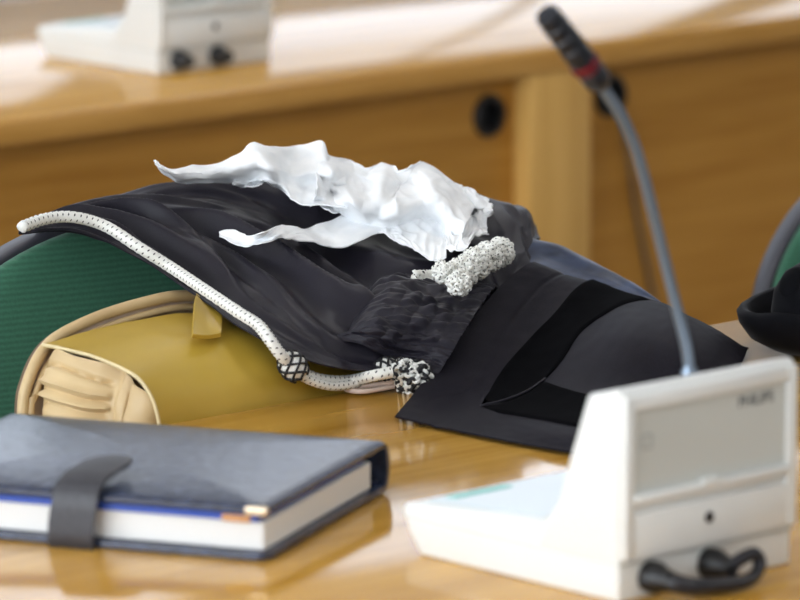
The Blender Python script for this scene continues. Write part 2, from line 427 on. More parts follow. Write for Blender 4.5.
# seam trim running round the base
bm = bmesh.new()
prism(bm, [(.0, .0292), (.2432, .0292), (.2432, .0302), (.0, .0302)], .0004, W-.0004)
autosmooth(link('seam', from_bm(bm), M['grey'], base))
bm = bmesh.new()
prism(bm, [(.098, .0500), (.232, .0414), (.232, .0427), (.098, .0512)], .014, W-.014, .0006, 1)
kp = autosmooth(link('keypad_panel', from_bm(bm), M['pale'], base))
bm = bmesh.new()
for x0, x1, y0, y1 in ((.03, .094, .214, .225),):
    z = lambda y: .0515-(y-.098)*.0672
    prism(bm, [(y0, z(y0)), (y1, z(y1)), (y1, z(y1)+.0008), (y0, z(y0)+.0008)], x0, x1)
o = link('label_strip', from_bm(bm), M['teal'], u1); autosmooth(o); o['label'] = 'teal printed strip'
# upright housing
bm = bmesh.new()
prism(bm, [(.0, .031), (.0, .163), (.004, .1675), (.036, .159), (.055, .108), (.068, .070), (.085, .049), (.09, .044), (.09, .031)], 0, W, .0035, 3)
hs = autosmooth(link('housing', from_bm(bm), M['white'], u1))
# frame, ledge and lip on the back of the housing
bm = bmesh.new()
D = -.0045
box(bm, .002, .0125, D, .002, .034, .162, .0015)
box(bm, W-.0125, W-.002, D, .002, .034, .162, .0015)
box(bm, .0125, W-.0125, D, .002, .150, .162, .0015)
box(bm, .0125, W-.0125, -.008, .002, .0775, .084, .002)
box(bm, .0125, W-.0125, D, .002, .034, .069, .0015)
box(bm, .085, .105, -.0095, .0, .082, .0865, .002)
autosmooth(link('back_frame', from_bm(bm), M['white'], hs))
bm = bmesh.new(); box(bm, .013, W-.013, -.0012, .001, .0845, .1495)
bk = link('back_panel', from_bm(bm), M['grey'], u1, smooth=False)
bm = bmesh.new(); lathe(bm, [(0, 0), (.0045, 0), (.0045, .001), (0, .001)], 20, Matrix.Translation((.094, D-.0002, .055)) @ Matrix.Rotation(math.radians(90), 4, 'X'))
o = link('screw_hole', from_bm(bm), M['black'], hs); o['label'] = 'small dark screw hole'
tm = text_mesh('PHILIPS', .0125); tm.transform(Matrix.Translation((.149, -.0013, .140)) @ Matrix.Rotation(math.radians(90), 4, 'X'))
o = link('lettering', tm, M['ink'], bk, smooth=False); o['label'] = 'small dark grey lettering'
bm = bmesh.new()
for a in ((.022, .0235, .118, .130), (.0315, .033, .118, .130), (.0235, .0315, .118, .1195), (.0235, .0315, .1285, .130)):
    box(bm, a[0], a[1], -.002, 0, a[2], a[3])
link('mark', from_bm(bm), mat('faint_grey_print', srgb(176, 178, 174), .5), bk, smooth=False)
# plugs and the looping cable
def plug(x, z):
    bm = bmesh.new()
    lathe(bm, [(0, 0), (.0125, 0), (.0125, .010), (.010, .014), (.0075, .026), (0, .026)], 24, Matrix.Translation((x, .0015, z)) @ Matrix.Rotation(math.radians(90), 4, 'X'))
    autosmooth(link('plug', from_bm(bm), M['black'], u1))
plug(.034, .0165); plug(.100, .0165)
bm = bmesh.new()
pp = [V(q) for q in ((.034, -.012, .0165), (.036, -.024, .015), (.047, -.033, .012), (.066, -.036, .010), (.090, -.037, .008), (.105, -.036, .008), (.118, -.033, .011), (.126, -.029, .018), (.122, -.027, .025), (.112, -.026, .024), (.102, -.022, .019), (.100, -.012, .0165))]
tube(bm, curve_pts(pp, 70), lambda t: .0085-.003*min(1, t*2.2), 12)
ucab = autosmooth(link('cable', from_bm(bm), M['cable'], u1), 60)
# gooseneck
def loc1(p): return u1.matrix_basis.inverted() @ p
bpy.context.view_layer.update()
foot = atZ(690, 363, TOP+.161); YM = foot.y
pts = [foot+V((0, 0, -.012))]+[atY(x, y, YM) for x, y in ((686, 345), (672, 290), (656, 225), (640, 163), (630, 135), (617, 109), (598, 82))]
mic = thing.__call__ if False else None
bm = bmesh.new(); tube(bm, [loc1(p) for p in curve_pts(pts, 60)], lambda t: .0045 if t > .05 else .0068, 14)
gn = autosmooth(link('gooseneck', from_bm(bm), M['metal'], u1), 50); gn['label'] = 'bent grey steel gooseneck stem'
a, b = loc1(atY(602, 86, YM)), loc1(atY(546, 13, YM))
ax = (b-a).normalized(); Ln = (b-a).length
mx = Matrix.Translation(a) @ ax.to_track_quat('Z', 'Y').to_matrix().to_4x4() @ Matrix.Diagonal((1.1, 1.1, 1, 1))
bm = bmesh.new()
lathe(bm, [(0, 0), (.0062, 0), (.0075, .003), (.0092, .006), (.0098, .012), (.0098, .020), (.0094, .0205), (.0094, Ln*.36), (.0098, Ln*.36), (.0100, Ln*.55), (.0092, Ln*.56), (.0092, Ln*.585),
           (.0098, Ln*.59), (.0098, Ln*.70), (.0088, Ln*.71), (.0088, Ln*.73), (.0095, Ln*.74), (.0095, Ln*.84), (.0086, Ln*.85), (.0086, Ln*.87), (.0092, Ln*.88), (.0090, Ln*.97), (.0075, Ln), (0, Ln)], 28, mx)
mh = autosmooth(link('microphone_head', from_bm(bm), M['mic'], u1), 30); mh['label'] = 'dark grey ribbed microphone capsule'
bm = bmesh.new(); lathe(bm, [(.009, .0215), (.0104, .022), (.0106, .024), (.0106, Ln*.33), (.0104, Ln*.35), (.009, Ln*.355)], 28, mx)
o = autosmooth(link('light_ring', from_bm(bm), M['red'], mh)); o['label'] = 'dark red translucent ring'
bm = bmesh.new(); lathe(bm, [(.0105, .0265), (.0110, .027), (.0110, Ln*.29), (.0105, Ln*.295)], 28, mx)
autosmooth(link('ring_band', from_bm(bm), M['black'], mh))
def copy_tree(o, parent=None, skip=()):
    c = o.copy(); C.objects.link(c); c.parent = parent
    for ch in [q for q in bpy.data.objects if q.parent == o and q.name not in skip]: copy_tree(ch, c, skip)
    return c
u2 = copy_tree(u1, skip=(ucab.name,)); u2.location = (4.530, 5.312, TOP); u2.rotation_euler.z = math.radians(0)
u2['label'] = 'white desk microphone unit standing on the far desk in the blurred background'

# ================================================================ CHAIRS
def make_chair(cx, label, dz=0, rz=0):
    cy = 3.93
    t = thing('office_chair', label, 'chair', (cx, cy-.22, 0), rz, group='green chairs along the desk')
    lean = lambda z: (z-.45)*.16-.05     # how far the back leans away, local y from cy
    hw, zc, rt, rb = .30, .63+dz, .252, .20
    def outline(k, s=1.0):
        a = 2*math.pi*k; c, s_ = math.cos(a), math.sin(a); n = 2.25
        x = hw*s*math.copysign(abs(c)**(2/n), c); r = rt if s_ > 0 else rb
        return x, zc+(r-(1-s)*hw)*math.copysign(abs(s_)**(2/n), s_)
    def shellmesh(layers):
        """layers: (scale, offset y)"""
        bm = bmesh.new(); n = 96; rings = []
        for s, oy in layers:
            rg = []
            for k in range(n):
                x, z = outline(k/n, s); cv = .0
                rg.append(bm.verts.new((x, .22+lean(z)+oy-cv, z)))
            rings.append(rg)
        for a, b in zip(rings, rings[1:]):
            for k in range(n): bm.faces.new((a[k], a[(k+1) % n], b[(k+1) % n], b[k]))
        for rg, oy in ((rings[0], layers[0][1]), (rings[-1], layers[-1][1])):
            cv = bm.verts.new((0, .22+lean(zc)+oy, zc))
            for k in range(n): bm.faces.new((rg[k], rg[(k+1) % n], cv))
        return from_bm(bm)
    autosmooth(link('back_shell', shellmesh([(.3, .03), (.6, .03), (.9, .033), (.97, .024), (1.0, .014), (1.0, -.004), (.996, -.009), (.988, -.010), (.9, .003), (.6, .01), (.3, .01)]), M['shell'], t), 60)
    autosmooth(link('backrest', shellmesh([(.3, .008), (.6, .008), (.9, .002), (.975, -.006), (.984, -.014), (.972, -.020), (.9, -.022), (.75, -.025), (.6, -.026), (.4, -.027), (.2, -.027)]), M['green'], t), 60)
    bm = bmesh.new(); box(bm, -.25, .25, -.28, .20, .385+dz, .445+dz, .028, 4); autosmooth(link('seat', from_bm(bm), M['green'], t))
    bm = bmesh.new(); box(bm, -.24, .24, -.26, .19, .365+dz, .387+dz, .008); box(bm, -.03, .03, .15, .245, .34+dz, .60+dz, .006); autosmooth(link('seat_bracket', from_bm(bm), M['black'], t))
    bm = bmesh.new(); lathe(bm, [(0, .10), (.035, .10), (.032, .30), (.02, .30), (.02, .366+dz), (0, .366+dz)], 24); autosmooth(link('gas_column', from_bm(bm), M['black'], t))
    for k in range(5):
        a = 2*math.pi*k/5+.3; mx = Matrix.Rotation(a, 4, 'Z')
        bm = bmesh.new(); prism(bm, [(0, .09), (.29, .06), (.29, .085), (0, .135)], -.02, .02, .005, 2, mx)
        lg = autosmooth(link('leg', from_bm(bm), M['black'], t))
        bm = bmesh.new(); lathe(bm, [(0, -.012), (.027, -.012), (.0275, 0), (.027, .012), (0, .012)], 20, mx @ Matrix.Translation((0, .275, .0285)) @ Matrix.Rotation(math.radians(90), 4, 'Y'))
        autosmooth(link('caster', from_bm(bm), M['black'], lg))
    return t
make_chair(3.30, 'green fabric chair with a black robe and a leather bag on it, left', .0, math.radians(-11))
make_chair(4.465, 'green fabric chair with dark grey rim behind the black velvet cap, right', -.044, math.radians(-12))

# ================================================================ BAG on the left chair's seat
BX0, BX1 = 3.088, 3.52
lo = V((3.30, 3.72, .445))
bag = thing('satchel', 'mustard leather satchel with beige gusset standing on the green chair', 'bag', lo)
ZB = .447
bm = bmesh.new()   # the soft body behind the flap
prism(bm, [(3.668, ZB), (3.79, ZB), (3.80, .60), (3.795, .775), (3.76, .792), (3.70, .788), (3.672, .765), (3.664, .60)], BX0+.055, BX1-.01, .008, 3)
autosmooth(link('body', from_bm(bm), M['beige'], bag, lo))
# gusset: soft pleated end panel with welts
gn_net = [[V((BX0+dx, y, z)) for (dx, y) in ((.012, 3.795), (-.006, 3.775), (-.012, 3.745), (-.006, 3.72), (.012, 3.70), (.006, 3.685), (.03, 3.664))] for z in (ZB+.005, .52, .60, .68, .73)]
gn_net.append([V((BX0+dx, y, z)) for (dx, y, z) in ((.014, 3.795, .765), (-.004, 3.776, .772), (-.010, 3.745, .772), (-.002, 3.72, .768), (.016, 3.70, .765), (.010, 3.685, .758), (.034, 3.664, .748))])
gn_net.append([V((BX0+dx, y, z)) for (dx, y, z) in ((.016, 3.795, .790), (.008, 3.776, .802), (.006, 3.745, .800), (.014, 3.72, .797), (.028, 3.70, .792), (.022, 3.685, .782), (.04, 3.664, .765))])
def gdisp(u, v):
    z = v
    w = -.006*math.exp(-((v-.76)/.014)**2)+.005*math.exp(-((v-.79)/.014)**2)-.006*math.exp(-((v-.815)/.010)**2)+.005*math.exp(-((v-.84)/.014)**2)
    return (w if .1 < u < .62 else 0)+.003*ncoord(u*3, v*9, 3)+(.005*math.sin((u-.62)*24)*min(1, (u-.62)*8) if u > .62 else 0)-.005*math.exp(-((v-.90-.03*math.sin(u*5))/.012)**2)*(1 if u < .62 else 0)
g = Patch(gn_net, gdisp, 60, 90, .002); autosmooth(link('gusset', g.mesh('g'), M['beige'], bag, lo), 80)
# back panel standing up behind the flap, rounded corner, with piping
def bp_edge(t):   # from the bottom of the left end over the round corner along the top
    pts = [V((BX0-.012, 3.80, ZB+.005)), V((BX0-.014, 3.80, .62)), V((BX0-.012, 3.80, .735)), V((BX0-.004, 3.80, .772)), V((BX0+.020, 3.802, .800)), V((BX0+.065, 3.806, .814)), V((BX0+.13, 3.81, .822)), V((BX0+.22, 3.81, .826)), V((BX0+.32, 3.81, .824)), V((BX1-.03, 3.81, .812)), V((BX1+.005, 3.80, .77)), V((BX1+.008, 3.80, .62)), V((BX1+.005, 3.80, ZB+.005))]
    return catmull(pts, t)
bm = bmesh.new(); n = 120
e = [bp_edge(i/n) for i in range(n+1)]; cen = V(((BX0+BX1)/2, 3.803, .62))
for off in (0, .012):
    vs = [bm.verts.new(p+V((0, off, 0))) for p in e]; c = bm.verts.new(cen+V((0, off, 0)))
    for i in range(n): bm.faces.new((vs[i], vs[i+1], c))
    bm.faces.new((vs[-1], vs[0], c))
autosmooth(link('back_panel', from_bm(bm), M['lining'], bag, lo), 60)
bm = bmesh.new(); tube(bm, e, .0055, 10); tube(bm, [p+V((.006, -.004, -.010 if p.z > .76 else 0)) for p in e[8:95]], .0035, 8)
autosmooth(link('piping', from_bm(bm), M['beige'], bag, lo), 60)
# flap: over the top and down the front; its left edge curves
def flap_net():
    rows = []
    prof = [(3.794, .804), (3.765, .803), (3.73, .801), (3.70, .796), (3.672, .783), (3.655, .760), (3.650, .72), (3.650, .64), (3.650, .56)]
    left = [BX0+.008, BX0+.012, BX0+.016, BX0+.018, BX0+.020, BX0+.024, BX0+.027, BX0+.032, BX0+.05]
    for (y, z), xl in zip(prof, left):
        rows.append([V((xl+(BX1-.005-xl)*k/5, y-(.004*math.sin(math.pi*k/5) if z < .79 else 0), z+(.008*math.sin(math.pi*min(k/5*1.4, 1)) if z > .79 else .003))) for k in range(6)])
    return rows
fl = Patch(flap_net(), lambda u, v: .003*ncoord(u*3, v*3, 5)+.0015*ncoord(u*9, v*5, 1), 70, 70, .003)
flo = autosmooth(link('flap', fl.mesh('f'), M['mustard'], bag, lo), 60)
bm = bmesh.new(); tube(bm, [fl.at(0, i/60, -.001) for i in range(61)], .0018, 8)
link('edge_piping', from_bm(bm), M['bright_edge'], flo, lo)
# strap tab on the back panel
net = [[atY(x, y, Y) for x, y, Y in r] for r in ([(193, 334, 3.69), (207, 335, 3.69), (221, 333, 3.69)], [(194, 315, 3.73), (208, 316, 3.73), (222, 314, 3.73)], [(196, 294, 3.775), (208, 294, 3.775), (219, 293, 3.775)], [(200, 284, 3.805), (208, 284, 3.805), (216, 284, 3.805)])]
tb = Patch(net, None, 14, 24, .004); o = autosmooth(link('handle_tab', tb.mesh('t'), M['mustard'], bag, lo), 60)

for o in bag.children_recursive:          # the bag sags towards its right end
    for v in o.data.vertices:
        x, z = v.co.x+lo.x, v.co.z+lo.z
        if z > .55:
            t = min(1, max(0, (x-3.25)/.20)); v.co.z -= .040*t*t*(3-2*t)*min(1, (z-.55)/.15)
# ================================================================ ROBE
lo = V((3.45, 3.75, TOP))
robe = thing('robe', 'black lawyer gown with white cord draped from the green chair onto the desk', 'robe', lo)
def net_(rows): return [[atY(x, y, Y) for x, y, Y in r] for r in rows]
cols = [  # each column from the lower edge up over the ridge and down behind the chair
 [(19, 233, 3.900), (20, 230, 3.905), (22, 226, 3.925), (25, 222, 3.945), (30, 219, 3.965), (36, 236, 4.04)],
 [(75, 231, 3.885), (76, 226, 3.895), (78, 218, 3.92), (81, 210, 3.94), (86, 204, 3.965), (95, 222, 4.045)],
 [(128, 252, 3.855), (130, 244, 3.87), (135, 226, 3.905), (142, 206, 3.935), (150, 188, 3.965), (160, 210, 4.05)],
 [(190, 290, 3.785), (196, 278, 3.81), (206, 248, 3.86), (218, 214, 3.91), (230, 180, 3.955), (240, 205, 4.05)],
 [(240, 326, 3.685), (250, 305, 3.735), (262, 270, 3.81), (278, 222, 3.88), (295, 174, 3.94), (305, 195, 4.04)],
 [(300, 357, 3.638), (312, 332, 3.676), (322, 290, 3.765), (338, 235, 3.845), (360, 174, 3.91), (372, 195, 4.0)],
 [(352, 369, 3.622), (362, 340, 3.660), (372, 295, 3.745), (392, 240, 3.81), (425, 178, 3.87), (436, 198, 3.95)],
 [(402, 366, 3.615), (412, 345, 3.650), (430, 295, 3.72), (455, 245, 3.775), (488, 202, 3.83), (496, 218, 3.9)],
 [(440, 352, 3.640), (458, 328, 3.66), (482, 288, 3.70), (506, 246, 3.745), (522, 211, 3.80), (530, 225, 3.87)],
 [(470, 345, 3.640), (490, 320, 3.66), (512, 285, 3.70), (530, 262, 3.725), (531, 238, 3.77), (540, 240, 3.84)]]
rows = [[c[r] for c in cols] for r in range(6)]
def sm01(x):
    x = max(0, min(1, x)); return x*x*(3-2*x)
def robe_folds(u, v):
    e = min(1, .1+u*5)*min(1, v*3.2)*min(1, .45+(1-v)*1.5)*1.6
    a, b = v+.85*u, u-v
    w = ncoord(a*2.0, b*1.6, 1.3)
    s = math.sin(2*math.pi*(3.1*a+.75*w)); s2 = math.sin(2*math.pi*(6.3*a+.9*ncoord(a*3, b*2.2, 7)))
    r = 1-2.2*abs(ncoord(a*6.5, b*1.7, 4.4)); r2 = 1-2.2*abs(ncoord(a*12, b*2.6, 9.1))
    k = max(0, min(1, (ncoord(u*2.5, v*2.5, 12)+.55)))
    d = e*(.010*(abs(s)**.7*math.copysign(1, s))*k+.0045*s2+.013*sm01(r)+.006*sm01(r2)-.005)
    q = sm01((v-.42)/.2); q = max(q, sm01((u-.85)/.12))
    return d*(1-q)+q*min(.45*d, .003)+.0010*ncoord(u*22, v*16, 2)
body = Patch(net_(rows), robe_folds, 250, 150, .0016, desk=True)
autosmooth(link('gown_body', body.mesh('b'), M['robe'], robe, lo), 80)
# gathered, smocked sleeve band
net = net_([[(346, 334, 3.640), (372, 350, 3.630), (402, 362, 3.618), (436, 378, 3.590)],
            [(352, 322, 3.645), (384, 332, 3.630), (420, 340, 3.615), (455, 348, 3.595)],
            [(358, 302, 3.675), (398, 308, 3.655), (436, 314, 3.640), (474, 318, 3.630)],
            [(366, 280, 3.715), (408, 282, 3.700), (450, 288, 3.685), (492, 294, 3.670)],
            [(380, 266, 3.745), (420, 268, 3.735), (462, 276, 3.715), (504, 282, 3.700)]])
def smock(u, v):
    e = min(1, u*9)*min(1, v*9)*min(1, (1-v)*9)
    a = ncoord(u*3.4+.8*ncoord(u*2, v*9, 1), v*24+1.2*ncoord(u*3, v*3, 5), 1.5); b = ncoord(u*9, v*46, 9.5)
    row = abs(math.sin(math.pi*(u*6.0+.25*ncoord(u*3, v*6, 2))))
    return .007*math.sin(math.pi*v)-.022*max(0, 1-u*4.5)**1.5-.014*max(0, (v-.8)/.2)+e*(.0070*a*(.6+.4*row)+.0026*b+.0010*row)
sm = Patch(net, smock, 170, 150, .0016, desk=True); autosmooth(link('gathered_band', sm.mesh('s'), M['robe'], robe, lo), 80)
# wide cuff lying on the desk
def onD(x, y, h=.005): return atZ(x, y, TOP+h)
cn = [
 [onD(395, 416), onD(457, 430), onD(522, 443), onD(585, 454), onD(640, 463), onD(690, 468)],
 [atY(414, 393, 3.570), atY(472, 408, 3.510), onD(535, 422, .012), onD(600, 432, .014), onD(655, 438, .010), onD(706, 440, .004)],
 [atY(438, 362, 3.605), atY(498, 378, 3.560), atY(552, 392, 3.475), atY(615, 396, 3.430), atY(672, 404, 3.40), onD(722, 408, .004)],
 [atY(470, 322, 3.640), atY(525, 334, 3.615), atY(580, 340, 3.565), atY(640, 346, 3.500), atY(692, 362, 3.450), onD(736, 376, .004)],
 [atY(502, 284, 3.680), atY(553, 292, 3.665), atY(605, 302, 3.635), atY(660, 312, 3.575), atY(705, 334, 3.510), onD(744, 357, .004)],
 [atY(532, 262, 3.715), atY(576, 276, 3.700), atY(620, 291, 3.665), atY(668, 306, 3.605), atY(714, 330, 3.540), onD(747, 349, .004)],
 [atY(540, 272, 3.775), atY(584, 286, 3.750), atY(628, 300, 3.710), atY(676, 314, 3.650), atY(718, 334, 3.570), onD(749, 350, .001)]]
def cuffd(u, v):
    e = min(1, v*4)*min(1, u*6)
    dome = .012*math.exp(-((u-.62)/.2)**2-((v-.52)/.2)**2)
    seam = -.0013*math.exp(-((u-.135+.02*ncoord(v*3, 1, 1))/.010)**2)
    return dome+seam+e*(.003*ncoord(u*3, v*2.4, 8)+.0025*ncoord(u*7+v*4, v*2, 3))+.0004*ncoord(u*30, v*30, 1)
cuff = Patch(cn, cuffd, 130, 120, .0016, desk=True); cf = autosmooth(link('cuff', cuff.mesh('c'), M['robecuff'], robe, lo), 80)
# velvet chevron: two bands mitred at the tip
def band(quadA, quadB, name, nu=50, nv=24):
    """quads of pixels -> strip on the cuff's surface, following it"""
    P = lambda q: V((*cuff.inv(*q)[:2], 0))
    A = [P(q) for q in quadA]; B = [P(q) for q in quadB]
    g = []
    for j in range(nv):
        row = []
        for i in range(nu):
            a, b = catmull(A, i/(nu-1)), catmull(B, i/(nu-1)); p = a+(b-a)*(j/(nv-1))
            ed = min(i, j, nu-1-i, nv-1-j)
            row.append(cuff.at(min(max(p.x, 0), 1), min(max(p.y, 0), 1), .0022 if ed else .0002))
        g.append(row)
    sg = 1
    n = (g[nv//2][nu//2+1]-g[nv//2][nu//2]).cross(g[nv//2+1][nu//2]-g[nv//2][nu//2])
    if n.dot(CAM-g[nv//2][nu//2]) < 0: sg = -1
    o = autosmooth(link(name, sheet(g, .0018, sg), M['velvet'], cf, lo), 80); o['label'] = 'black velvet stripe'
band([(480, 405), (500, 374), (532, 336), (562, 303), (592, 283)], [(544, 380), (562, 362), (585, 330), (612, 310), (650, 300)], 'velvet_band')
band([(480, 407), (520, 417), (580, 428), (640, 440), (690, 448)], [(544, 382), (580, 392), (620, 400), (660, 408), (700, 414)], 'velvet_band')
bm = bmesh.new(); tube(bm, [cuff.at(*[a+(b-a)*i/20 for a, b in zip(cuff.inv(481, 406)[:2], cuff.inv(545, 380)[:2])], .0030) for i in range(21)], .0009, 6)
link('mitre_seam', from_bm(bm), M['robe'], cf, lo)
# blue-black satin side turned up behind the cuff
net = net_([[(520, 262, 3.76), (556, 276, 3.745), (598, 290, 3.715), (640, 300, 3.675), (664, 310, 3.64)],
            [(526, 248, 3.775), (562, 264, 3.76), (604, 280, 3.725), (642, 294, 3.685), (664, 306, 3.65)],
            [(532, 238, 3.79), (566, 248, 3.775), (606, 268, 3.74), (642, 289, 3.695), (664, 304, 3.66)],
            [(540, 250, 3.84), (574, 262, 3.82), (612, 280, 3.77), (648, 300, 3.73), (668, 312, 3.68)]])
st = Patch(net, lambda u, v: .002*ncoord(u*5, v*4, 2), 60, 40, .0016)
o = autosmooth(link('satin_facing', st.mesh('s'), M['satin'], robe, lo), 80); o['label'] = 'blue-black shiny satin side'

def surf(px, py, lift, patches=None):
    """point resting on the draped cloth (nearest to the camera) along a sight line"""
    Ys = []
    for p in patches or (body, sm, cuff):
        y, d = p.front(px, py)
        if d < 60: Ys.append(y)
    y = min(Ys) if Ys else body.front(px, py)[0]
    q = atY(px, py, y); return q+(CAM-q).normalized()*lift
BUF = depth_buffer([body.g, sm.g, cuff.g])
# rope along the robe's edge
R_ = .0054
rp = [surf(22, 227, .012), surf(45, 219, .014), surf(72, 217, .014), surf(105, 226, .013), surf(140, 248, .012), surf(172, 268, .010), surf(205, 290, .009), surf(238, 312, .010),
      atY(258, 325, 3.690), atY(270, 340, 3.668), atY(281, 355, 3.655), atY(296, 369, 3.645), atY(318, 379, 3.640), atY(345, 381, 3.638), atY(372, 376, 3.632), atY(392, 372, 3.622)]
cp = curve_pts(rp, 260); ps = [push_of(p, BUF, .010) for p in cp]
ps = [max(ps[max(0, i-5):i+6]) for i in range(260)]
for _ in range(8): ps = [sum(ps[max(0, i-3):i+4])/len(ps[max(0, i-3):i+4]) for i in range(260)]
cp = [CAM+(p-CAM)*((p.y-q)/p.y) for p, q in zip(cp, ps)]
bm = bmesh.new(); tube(bm, cp, R_, 12, prof=lambda t, k: 1+.07*math.sin(2*math.pi*(k*3+t*75))+.05*math.sin(2*math.pi*(k*3-t*75)))
cord = link('cord', from_bm(bm), M['cord'], robe, lo); cord['label'] = 'white braided cord with black flecks'
bm = bmesh.new(); tube(bm, curve_pts([atY(290, 365, 3.642), atY(305, 378, 3.636), atY(330, 386, 3.633), atY(352, 384, 3.632), atY(368, 378, 3.630)], 60), R_*.8, 10, prof=lambda t, k: 1+.07*math.sin(2*math.pi*(k*3+t*20)))
link('cord_strand', from_bm(bm), M['cord'], cord, lo)
def turks_knot(p, axis, r, l, name='knot'):
    bm = bmesh.new(); mx = Matrix.Translation(p) @ axis.to_track_quat('Z', 'Y').to_matrix().to_4x4()
    lathe(bm, [(0, -l), (r*.55, -l*.92), (r*.85, -l*.6), (r, 0), (r*.85, l*.6), (r*.55, l*.92), (0, l)], 20, mx)
    for f in bm.faces: f.material_index = 0
    for sgn in (1, -1):
        for k in range(5):
            pts = []
            for i in range(24):
                t = -1+2*i/23; a = 2*math.pi*(k/5)+sgn*t*1.9; rr = r*(math.sqrt(max(0, 1-t*t*.72)))*1.03
                pts.append(mx @ V((rr*math.cos(a), rr*math.sin(a), t*l)))
            tube(bm, pts, .0012, 6, mi=1)
    link(name, from_bm(bm), [M['cordplain'], M['cordblack']], cord, lo)
turks_knot(atY(293, 366, 3.637), (atY(300, 376, 3.64)-atY(284, 354, 3.65)), .0125, .0135)
turks_knot(atY(386, 369, 3.622), (atY(400, 366, 3.62)-atY(372, 376, 3.63)), .0105, .0115)
# woven tassel knot at the desk's edge
def woven(center, rx, n, rl, rt, name, axis=None, seed=1, parent=None):
    rnd = random.Random(seed); bm = bmesh.new(); uv = bm.loops.layers.uv.verify()
    for i in range(n):
        # points spread over an ellipsoid
        z = 1-2*(i+.5)/n; a = i*2.39996; rr = math.sqrt(1-z*z)
        nrm = V((rr*math.cos(a), rr*math.sin(a), z)); c = center+V((nrm.x*rx[0], nrm.y*rx[1], nrm.z*rx[2]))*.86
        t = nrm.orthogonal().normalized(); t = Matrix.Rotation(rnd.random()*6.28, 3, nrm) @ t; b = nrm.cross(t)
        pts = [c+t*(rl*math.cos(q))+b*(rl*.62*math.sin(q))+nrm*(rl*.25*math.cos(2*q)) for q in [2*math.pi*k/14 for k in range(14)]]
        tube(bm, pts, rt, 6, closed=True, mi=(i % 2) if name == 'tassel' else (1 if i % 6 == 0 else 0))
    b2 = bmesh.new(); bmesh.ops.create_icosphere(b2, subdivisions=2, radius=1)
    merge(bm, b2, Matrix.Translation(center) @ Matrix.Diagonal((rx[0]*.8, rx[1]*.8, rx[2]*.8, 1)))
    return link(name, from_bm(bm), [M['cordplain'], M['cordblack']], parent or cord, lo)
woven(atY(414, 381, 3.600)+V((0, 0, .001)), (.0175, .0175, .0185), 64, .0056, .0017, 'tassel', seed=3)
woven(atY(402, 371, 3.605), (.010, .010, .012), 26, .0045, .0016, 'tassel', seed=5)
bm = bmesh.new(); tube(bm, curve_pts([onD(408, 383, .006), onD(385, 388, .004), onD(362, 391.5, .003), onD(348, 390, .003), onD(347, 387, .005), onD(362, 386, .006), onD(385, 383, .008), onD(402, 378, .012)], 50), .0024, 8)
link('thin_loop', from_bm(bm), M['pinkcord'], cord, lo)

# bundle of knotted cord near the collar
bun = []
rnd = random.Random(11)
bm = bmesh.new()
path = [(505, 248), (490, 255), (474, 262), (458, 268), (444, 274)]
def braid(path, r, lift, turns, rt):
    cen = [surf(x, y, lift) for x, y in path]
    n = 120
    for s_ in range(3):
        pts = []
        for i in range(n):
            t = i/(n-1); c = catmull(cen, t); tg = (catmull(cen, min(t+.02, 1))-catmull(cen, max(t-.02, 0))).normalized()
            w = (CAM-c).normalized(); sd = tg.cross(w).normalized(); ph = 2*math.pi*(turns*t+s_/3)
            pts.append(c+sd*(r*math.sin(ph))+w*(r*.5*math.sin(2*ph)))
        tube(bm, pts, rt, 9, prof=lambda t, k: 1+.12*math.sin(2*math.pi*(k*2+t*60)))
braid([(470, 268), (450, 275), (430, 277), (414, 277)], .0036, .012, 4, .0034)
braid([(478, 262), (462, 276), (457, 287)], .006, .030, 3, .0034)
for (x, y, n_, rx) in ((500, 252, 46, .0125), (488, 257, 46, .0135), (475, 264, 50, .0145), (463, 272, 46, .014), (459, 283, 30, .010), (444, 272, 26, .009)):
    c0 = surf(x, y, .022); c0 = CAM+(c0-CAM)*((c0.y-max(push_of(c0+V((dx, 0, dz)), BUF, .020) for dx in (-.008, 0, .008) for dz in (-.008, 0, .008)))/c0.y)
    for i in range(n_):
        z = 1-2*(i+.5)/n_; a_ = i*2.39996; q_ = math.sqrt(1-z*z); nr_ = V((q_*math.cos(a_), q_*math.sin(a_), z))
        c = c0+nr_*rx*.85; t = Matrix.Rotation(rnd.random()*6.28, 3, nr_) @ nr_.orthogonal().normalized(); b_ = nr_.cross(t)
        tube(bm, [c+t*(.0058*math.cos(p))+b_*(.0034*math.sin(p))+nr_*(.0016*math.cos(2*p)) for p in [2*math.pi*k/12 for k in range(12)]], .0019, 6, closed=True)
o = link('cord_bundle', from_bm(bm), flecked('bundle_cord', srgb(236, 236, 230), srgb(26, 26, 30), 2, 210, .26), robe, lo); o['label'] = 'knotted bundle of white and black cord'

# ================================================================ WHITE NECK BANDS
lo2 = surf(330, 190, .01)
def jnet(rows): return [[surf(x, y, l, (body,)) for x, y, l in r] for r in rows]
jab = thing('jabot', 'crumpled white linen neck bands lying on top of the black robe', 'neck band', lo2)
def crump(a, s, fx=6, fy=4):
    def f(u, v):
        e = .35+.65*min(1, 4*min(u, v, 1-u, 1-v)+.2)
        r = 1-2*abs(ncoord(u*fx, v*fy, s))
        return e*a*(r*.9+.8*ncoord(u*fx*.6, v*fy*.7, s+4)-.4)+a*.45*(1-2*abs(ncoord(u*fx*2.6, v*fy*2.2, s+2)))
    return f
def rowsof(upper, lower, lu, ll, mid=.5, lm=None):
    m1 = [((a[0]*2+b[0])/3, (a[1]*2+b[1])/3, (lm if lm else (lu+ll)/2)) for a, b in zip(upper, lower)]
    m2 = [((a[0]+2*b[0])/3, (a[1]+2*b[1])/3, (lm if lm else (lu+ll)/2)) for a, b in zip(upper, lower)]
    return [[(*b, ll) for b in lower], m2, m1, [(*a, lu) for a in upper]]
